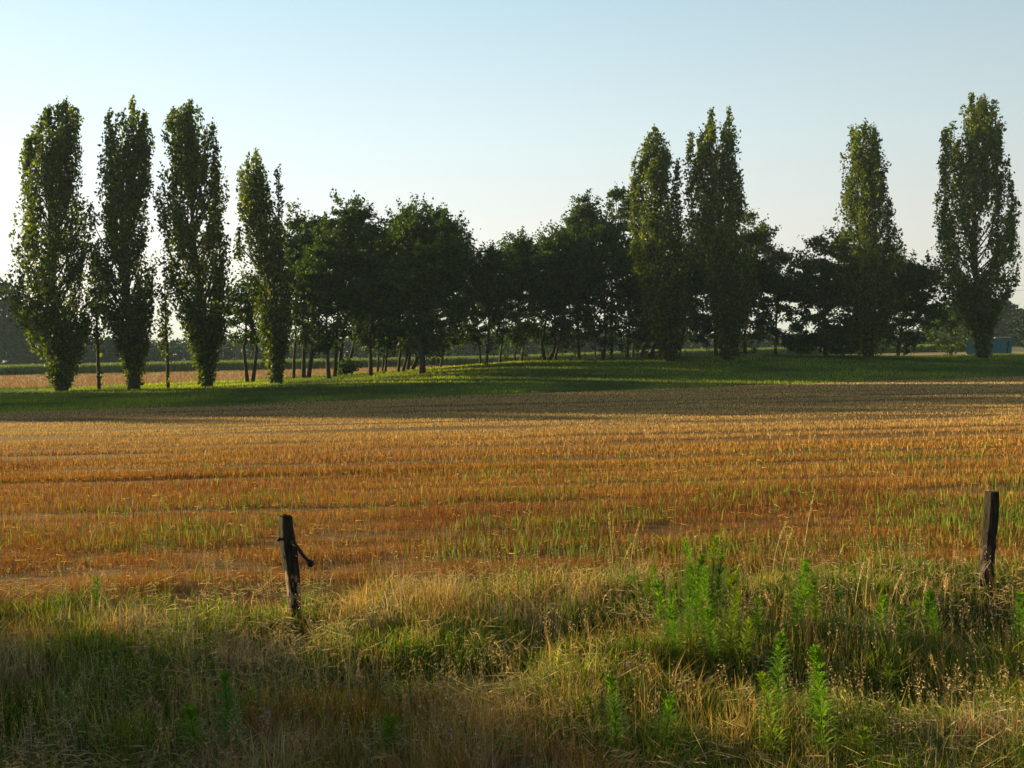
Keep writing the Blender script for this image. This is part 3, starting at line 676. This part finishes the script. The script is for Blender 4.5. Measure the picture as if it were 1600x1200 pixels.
# thin overhead line far behind the grove
M['wire'] = simple('wire', (.05, .05, .05), .6)
for k, (p0, p1) in enumerate((((1440, 453), (1680, 433)), ((1440, 459), (1680, 441)))):
    a = at(p0[0] - 700, p0[1] + 22, 175); c = at(p1[0] + 300, p1[1] - 14, 168); t = np.linspace(0, 1, 30)
    pts = [(a.x * (1 - s) + c.x * s, a.y * (1 - s) + c.y * s, a.z * (1 - s) + c.z * s - 5 * s * (1 - s)) for s in t]
    o = link('overhead_wire', mesh_tris('overhead_wire', *tube(pts, .022, 5), M['wire']))
    tag(o, ('upper' if k == 0 else 'lower') + ' thin overhead wire crossing the sky behind the rightmost poplar', 'wire', 'overhead wires')

# ------------------------------------------------------------------ fence posts
def post_material(name, pale):
    m_, N, L = mat(name); out = N.new('ShaderNodeOutputMaterial'); p = N.new('ShaderNodeBsdfPrincipled')
    p.inputs['Roughness'].default_value = .9; p.inputs['Specular IOR Level'].default_value = .15
    tc = N.new('ShaderNodeTexCoord'); mp = N.new('ShaderNodeMapping'); mp.inputs['Scale'].default_value = (22, 22, 3.2); L.new(tc.outputs['Object'], mp.inputs[0])
    n1 = N.new('ShaderNodeTexNoise'); n1.inputs['Scale'].default_value = 1.6; n1.inputs['Detail'].default_value = 6; L.new(mp.outputs[0], n1.inputs[0])
    cr = N.new('ShaderNodeValToRGB'); e = cr.color_ramp.elements; e[0].position = .35; e[0].color = (.008, .007, .006, 1); e[1].position = .75; e[1].color = (.05, .038, .028, 1)
    L.new(n1.outputs[0], cr.inputs[0])
    # bare pale wood low down where bark has flaked off
    mp2 = N.new('ShaderNodeMapping'); mp2.inputs['Scale'].default_value = (14, 14, 5); L.new(tc.outputs['Object'], mp2.inputs[0])
    n2 = N.new('ShaderNodeTexNoise'); n2.inputs['Scale'].default_value = 1.3; n2.inputs['Detail'].default_value = 3; L.new(mp2.outputs[0], n2.inputs[0])
    sx = N.new('ShaderNodeSeparateXYZ'); L.new(tc.outputs['Object'], sx.inputs[0])
    mr = N.new('ShaderNodeMapRange'); mr.inputs[1].default_value = .85; mr.inputs[2].default_value = .55; mr.inputs[3].default_value = -.25; mr.inputs[4].default_value = .02; L.new(sx.outputs['Z'], mr.inputs[0])
    ad = N.new('ShaderNodeMath'); ad.operation = 'ADD'; L.new(n2.outputs[0], ad.inputs[0]); L.new(mr.outputs[0], ad.inputs[1])
    st = N.new('ShaderNodeMapRange'); st.inputs[1].default_value = .50; st.inputs[2].default_value = .58; st.inputs[4].default_value = pale; L.new(ad.outputs[0], st.inputs[0])
    mx = N.new('ShaderNodeMix'); mx.data_type = 'RGBA'; L.new(st.outputs[0], mx.inputs['Factor']); L.new(cr.outputs[0], mx.inputs['A']); mx.inputs['B'].default_value = (.30, .20, .14, 1)
    L.new(mx.outputs['Result'], p.inputs['Base Color'])
    bp = N.new('ShaderNodeBump'); bp.inputs['Distance'].default_value = .012; L.new(n1.outputs[0], bp.inputs['Height']); L.new(bp.outputs[0], p.inputs['Normal'])
    L.new(p.outputs[0], out.inputs[0]); return m_
def post_mesh(H, r_prof, lean, seed, jag):
    r = np.random.default_rng(seed); n = 18; k = 34
    a = np.linspace(0, 2 * np.pi, n, endpoint=False); gro = 1 + .16 * np.sin(a * 3 + 1) + r.normal(0, .07, n); V = []
    for i in range(k):
        t = i / (k - 1); z = -.25 + (H + .25) * t; rr = np.interp(t, *r_prof) * (gro + r.normal(0, .025, n) + .08 * np.sin(a * 2 + t * 3))
        zz = z + (jag * (np.sin(a * 2 + seed) * .6 + r.normal(0, .4, n)) if i == k - 1 else 0) * np.ones(n)
        cx = lean * t * H + .012 * np.sin(t * 7 + seed)
        V.append(np.stack([cx + rr * np.cos(a), rr * .8 * np.sin(a), zz], -1))
    V.append(np.array([[lean * H, 0, H - jag * .6]]))
    V = np.concatenate(V); T = []
    for i in range(k - 1):
        for j in range(n):
            a0 = i * n + j; a1 = i * n + (j + 1) % n; T += [(a0, a1, a0 + n), (a1, a1 + n, a0 + n)]
    for j in range(n): T.append(((k - 1) * n + j, (k - 1) * n + (j + 1) % n, k * n))
    return V, np.array(T)
dl = 11.1; tp = at(447, 806, dl); bx = at(463, 965, dl); z0 = gz(bx.x, dl); H = tp.z - z0
fp = thing('fence_post', (bx.x, dl, z0), 'weathered leaning fence post with a broken iron arm, left of centre in dry grass', 'fence post', 'old wooden fence posts of the verge')
M['post_l'] = post_material('post_wood_flaked', .9); M['post_r'] = post_material('post_wood_dark', .25)
ln = (tp.x - bx.x) / H
link('post', mesh_tris('post', *post_mesh(H, ([0, .35, .55, .72, .85, 1], [.062, .066, .078, .09, .084, .068]), ln, 5, .012), M['post_l'], smooth=False), fp)
M['iron'] = simple('rusty_iron', (.018, .014, .012), .8)
def rel(px, py, d, o): q = at(px, py, d); return (q.x - o.location.x, q.y - o.location.y, q.z - o.location.z)
dd = dl - .11
g = Geo(); g.add(*tube([rel(456, 846, dd, fp), rel(464, 854, dd - .03, fp), rel(474, 868, dd - .06, fp), rel(484, 879, dd - .08, fp)], [.020, .021, .018, .016], 8))
arm = link('iron_arm', mesh_tris('iron_arm', *g.get(), M['iron'], smooth=True), fp)
g = Geo(); g.add(*tube([rel(481, 876, dd - .08, fp), rel(485, 881, dd - .08, fp), rel(489, 884, dd - .08, fp)], [.030, .038, .022], 8)); g.add(*tube([rel(481, 884, dd - .08, fp), rel(489, 877, dd - .08, fp)], [.014, .014], 6))
link('knob', mesh_tris('knob', *g.get(), M['iron'], smooth=True), arm)
g = Geo(); g.add(*tube([rel(444, 843, dd + .05, fp), rel(436, 842, dd, fp), rel(434, 845, dd, fp)], [.012, .02, .022], 8))
link('bolt', mesh_tris('bolt', *g.get(), M['iron'], smooth=True), fp)
M['wirepale'] = simple('galvanised_wire', (.35, .30, .25), .5)
g = Geo(); g.add(*tube([rel(462, 868, dd, fp), rel(470, 871, dd - .03, fp), rel(478, 875, dd - .06, fp)], [.0045, .0045, .0045], 6))
link('wire', mesh_tris('wire', *g.get(), M['wirepale']), fp)

dr_ = 11.7; tp = at(1549, 768, dr_); bx = at(1538, 925, dr_); z0 = gz(bx.x, dr_); H = tp.z - z0
fp2 = thing('fence_post', (bx.x, dr_, z0), 'dark straight fence post with flat cut top near the right edge', 'fence post', 'old wooden fence posts of the verge')
link('post', mesh_tris('post', *post_mesh(H, ([0, .4, .7, .98, 1], [.085, .080, .074, .070, .068]), (tp.x - bx.x) / H, 8, .003), M['post_r']), fp2)
g = Geo(); t = np.linspace(0, 1, 16); d0 = dr_ - .10
loop = [rel(1536 + 9 * math.sin(s * 5.2) + 8 * s, 893 - 20 * math.sin(s * 3.6) + 6 * s, d0 - .01 * s, fp2) for s in t]
g.add(*tube(loop, [.004] * 16, 6)); link('wire', mesh_tris('wire', *g.get(), M['wirepale']), fp2)

# ------------------------------------------------------------------ tall weeds, one by one
M['stem'] = simple('weed_stem', (.07, .10, .02), .7)
def weed(px, py, top, label, seed, spread=1.0, mt='weed'):
    global rng
    keep = rng; rng = np.random.default_rng(seed)
    p = on_ground(px, py); h = (at(px, top, p.y) - p).z; h = max(h, .25)
    w = thing('tall_weed', (p.x, p.y, gz(p.x, p.y)), label, 'weed', 'tall green weeds of the verge')
    bend = rng.normal(0, .11, 2); z = np.linspace(0, 1, 8)
    pts = np.stack([bend[0] * h * z ** 2, bend[1] * h * z ** 2, h * z * .97], -1)
    link('stem', mesh_tris('stem', *tube(pts, np.linspace(.006, .002, 8), 5), M['stem']), w)
    n = int(rng.uniform(170, 280) * h / .8 + 40); t = .12 + .88 * np.sort(rng.random(n) ** .85); th = np.arange(n) * 2.4 + rng.normal(0, .3, n)
    ll = (.10 * (1 - t) ** .6 + .035) * spread * (.7 + .6 * rng.random(n)); B = np.stack([np.interp(t, z, pts[:, k]) for k in range(3)], -1)
    el = np.where(t > .8, .9, .45 + .3 * rng.random(n)); d = np.stack([np.cos(th) * np.cos(el), np.sin(th) * np.cos(el), np.sin(el)], -1)
    s = np.stack([-np.sin(th), np.cos(th), np.zeros(n)], -1); wd = rng.uniform(.006, .0105) * (.7 + .6 * rng.random(n))
    md = B + d * (ll * .5)[:, None]; tp_ = B + d * ll[:, None]; tp_[:, 2] -= ll * .25
    V = np.stack([B, md + s * wd[:, None], tp_, md - s * wd[:, None]], 1).reshape(-1, 3)
    link('leaves', mesh_tris('leaves', V, np.arange(n * 4).reshape(n, 4), M[['weed', 'weed_yellow', 'weed_dull'][seed % 3]], nper=4), w)
    w.rotation_euler = (rng.normal(0, .05), rng.normal(.03, .06), 0)
    rng = keep
weeds = [
 (1082,985,862,'left stem of the tall green weed clump right of centre'), (1095,992,838,'tallest weed, middle of the clump right of centre'), (1108,990,836,'weed with double crown at the top of the clump right of centre'),
 (1120,985,852,'right stem of the tall green weed clump right of centre'), (1088,1000,900,'short weed in front of the tall clump'), (1131,1000,895,'half height weed on the right fringe of the tall clump'),
 (1044,1045,925,'weed with long pointed leaves lower left of the tall clump'), (1058,1060,955,'bright weed leaning beside the long leaved one, left of the tall clump'), (1012,960,882,'small dark weed standing apart left of the tall clump'),
 (1116,1060,955,'leafy weed below the tall clump'), (1246,985,872,'slim weed between the tall clump and the right post'), (1258,975,882,'second slim weed beside the one halfway to the right post'),
 (1216,1150,985,'upright weed with yellowish top at the dark hollow'), (1290,1205,1015,'large spiky weed at the bottom edge right of centre'), (1212,1205,1050,'pale feathery weed at the bottom edge left of the spiky one'),
 (357,1205,1045,'tall thin dark weed at the bottom left'), (388,1140,1080,'small weed right of the thin dark one at bottom left'), (612,1205,1122,'bright leafy weed at the bottom, left of centre'),
 (960,1205,1062,'dull green weed at the bottom just right of centre'), (1035,1205,1088,'soft green weed at the bottom between two dull ones'), (1390,1110,1042,'star shaped weed on the dark hollow towards the right'),
 (1596,1050,925,'weed cut by the right edge of the view'), (1447,1010,922,'loose tall weed left of the right post'), (1425,1000,938,'shorter weed left of the right post, among pale stalks'),
 (152,960,905,'small green weed at the left in rusty stubble'), (305,1205,1105,'faint low weed left of the thin dark one at bottom left'), (1356,1205,1140,'short weed at the bottom right of the spiky one'),
 (1072,990,880,'feathery weed closing the left side of the tall clump'), (1100,1015,885,'weed in the front row of the tall clump'), (1140,1040,930,'loose weed on the lower right slope of the tall clump'), (1076,1030,925,'weed filling the gap below the tall clump'), (1030,1000,915,'short weed on the left skirt of the tall clump'),
 (1155,1060,965,'bright weed between the tall clump and the dark hollow'), (1185,1010,935,'small weed midway between the clump and the slim weeds'), (1236,1010,915,'thin weed at the foot of the slim weeds'), (1275,1000,900,'leaning weed just right of the slim weeds'), (1310,1010,925,'fine weed left of the pale stalk group'), (1370,1020,935,'leafy weed inside the pale stalk group'), (1405,1030,950,'low weed under the bent pale stalk'), (1463,1030,945,'weed at the edge of the shaded hollow left of the right post'),
 (795,1205,1150,'low weed at the bottom centre'), (940,1160,1090,'leaning weed behind the dull green one near bottom centre'), (1168,1120,1050,'weed at the left rim of the dark hollow'),
]
for i, (px, py, top, lab) in enumerate(weeds): weed(px, py, top, lab, 500 + i, 1.5)

# tall pale grass stalks standing above the rest
def tall_grass(px, py, top, dxp, label, seed):
    r = np.random.default_rng(seed); p = on_ground(px, py); t_ = thing('tall_grass_stalk', (p.x, p.y, gz(p.x, p.y)), label, 'grass stalk', 'tall pale grass stalks')
    tip = at(px + dxp, top, p.y) - p; z = np.linspace(0, 1, 9); pts = np.stack([tip.x * z ** 1.8, .05 * z, tip.z * z], -1)
    w = np.linspace(.0045, .0025, 9); link('stem', mesh_tris('stem', *tube(pts, w, 5), M['stalk']), t_)
    n = 60; t = .72 + .28 * r.random(n); B = np.stack([np.interp(t, z, pts[:, k]) for k in range(3)], -1) + r.normal(0, .008, (n, 3))
    d = r.normal(0, 1, (n, 3)); d[:, 2] += 1.5; d /= np.linalg.norm(d, axis=1)[:, None]; s = np.cross(d, r.normal(0, 1, (n, 3))); s /= np.linalg.norm(s, axis=1)[:, None]
    V = np.stack([B - d * .012, B + s * .005, B + d * .014, B - s * .005], 1).reshape(-1, 3)
    link('seed_head', mesh_tris('seed_head', V, np.arange(n * 4).reshape(n, 4), M['stalk'], nper=4), t_)
M['stalk'] = leaf_mat('pale_stalk', (.45, .33, .14), (.58, .42, .18), (.66, .50, .24), .25, tcol=(1, .95, .7))
stalks = [(1255,905,768,20,'tallest pale stalk leaning right, above the middle stubble'), (1208,900,818,22,'pale stalk left of the tallest leaning one'), (1222,905,835,16,'short pale stalk close beside its taller neighbour'),
 (1335,975,880,18,'curved pale stalk left of the group near the right post'), (1352,975,872,10,'thin pale stalk second in the group near the right post'), (1386,985,900,26,'pale stalk bent over at its tip, middle of the right group'),
 (1398,995,912,26,'pale stalk with light drooping head in the right group'), (1440,985,905,12,'upright pale stalk right of the bent one'), (1476,980,900,6,'tall upright pale stalk nearest the right post'),
 (958,905,805,-6,'straight pale stalk above the regrowth right of centre'), (985,900,815,16,'pale stalk leaning right beside the straight one'), (970,905,850,18,'low pale stalk crossing between two others'),
 (1470,1100,1030,-12,'slanting stalk in the hollow at the right'), (1215,985,930,-16,'bare pale stalk leaning left near the slim weeds')]
for i, (px, py, top, dx_, lab) in enumerate(stalks): tall_grass(px, py, top, dx_, lab, 60 + i)
# thistle heads
M['thistle'] = simple('thistle_down', (.24, .20, .22), .9); 
for i, (px, py, top, lab) in enumerate([(1108,1110,1062,'grey thistle head below the tall weed clump'), (983,1085,1040,'small grey thistle head right of centre'), (418,1160,1118,'mauve grey thistle head at the lower left')]):
    p = on_ground(px, py); h = (at(px, top, p.y) - p).z; t_ = thing('thistle', (p.x, p.y, p.z), lab, 'thistle', 'thistle heads')
    link('stem', mesh_tris('stem', *tube([(0, 0, 0), (.01, 0, h * .5), (0, 0, h)], [.004, .003, .003], 5), M['stem']), t_)
    g = Geo(); g.add(*tube([(0, 0, h - .012), (0, 0, h), (0, 0, h + .012), (0, 0, h + .03)], [.006, .016, .018, .024], 9))
    link('flower_head', mesh_tris('flower_head', *g.get(), M['thistle']), t_)

# ------------------------------------------------------------------ haze
HAZE = .00022
if HAZE:
    V, T = box_vt((0, 1680, 29), (4900, 3660, 68))
    m_, N, L = mat('haze_air'); out = N.new('ShaderNodeOutputMaterial'); pv = N.new('ShaderNodeVolumePrincipled')
    pv.inputs['Color'].default_value = (.62, .85, 1.0, 1); pv.inputs['Density'].default_value = HAZE; pv.inputs['Anisotropy'].default_value = 0.0
    L.new(pv.outputs[0], out.inputs['Volume'])
    hz_ = link('haze', mesh_tris('haze', V, T, m_)); tag(hz_, 'thin pale evening haze over the fields', 'haze', kind='stuff')
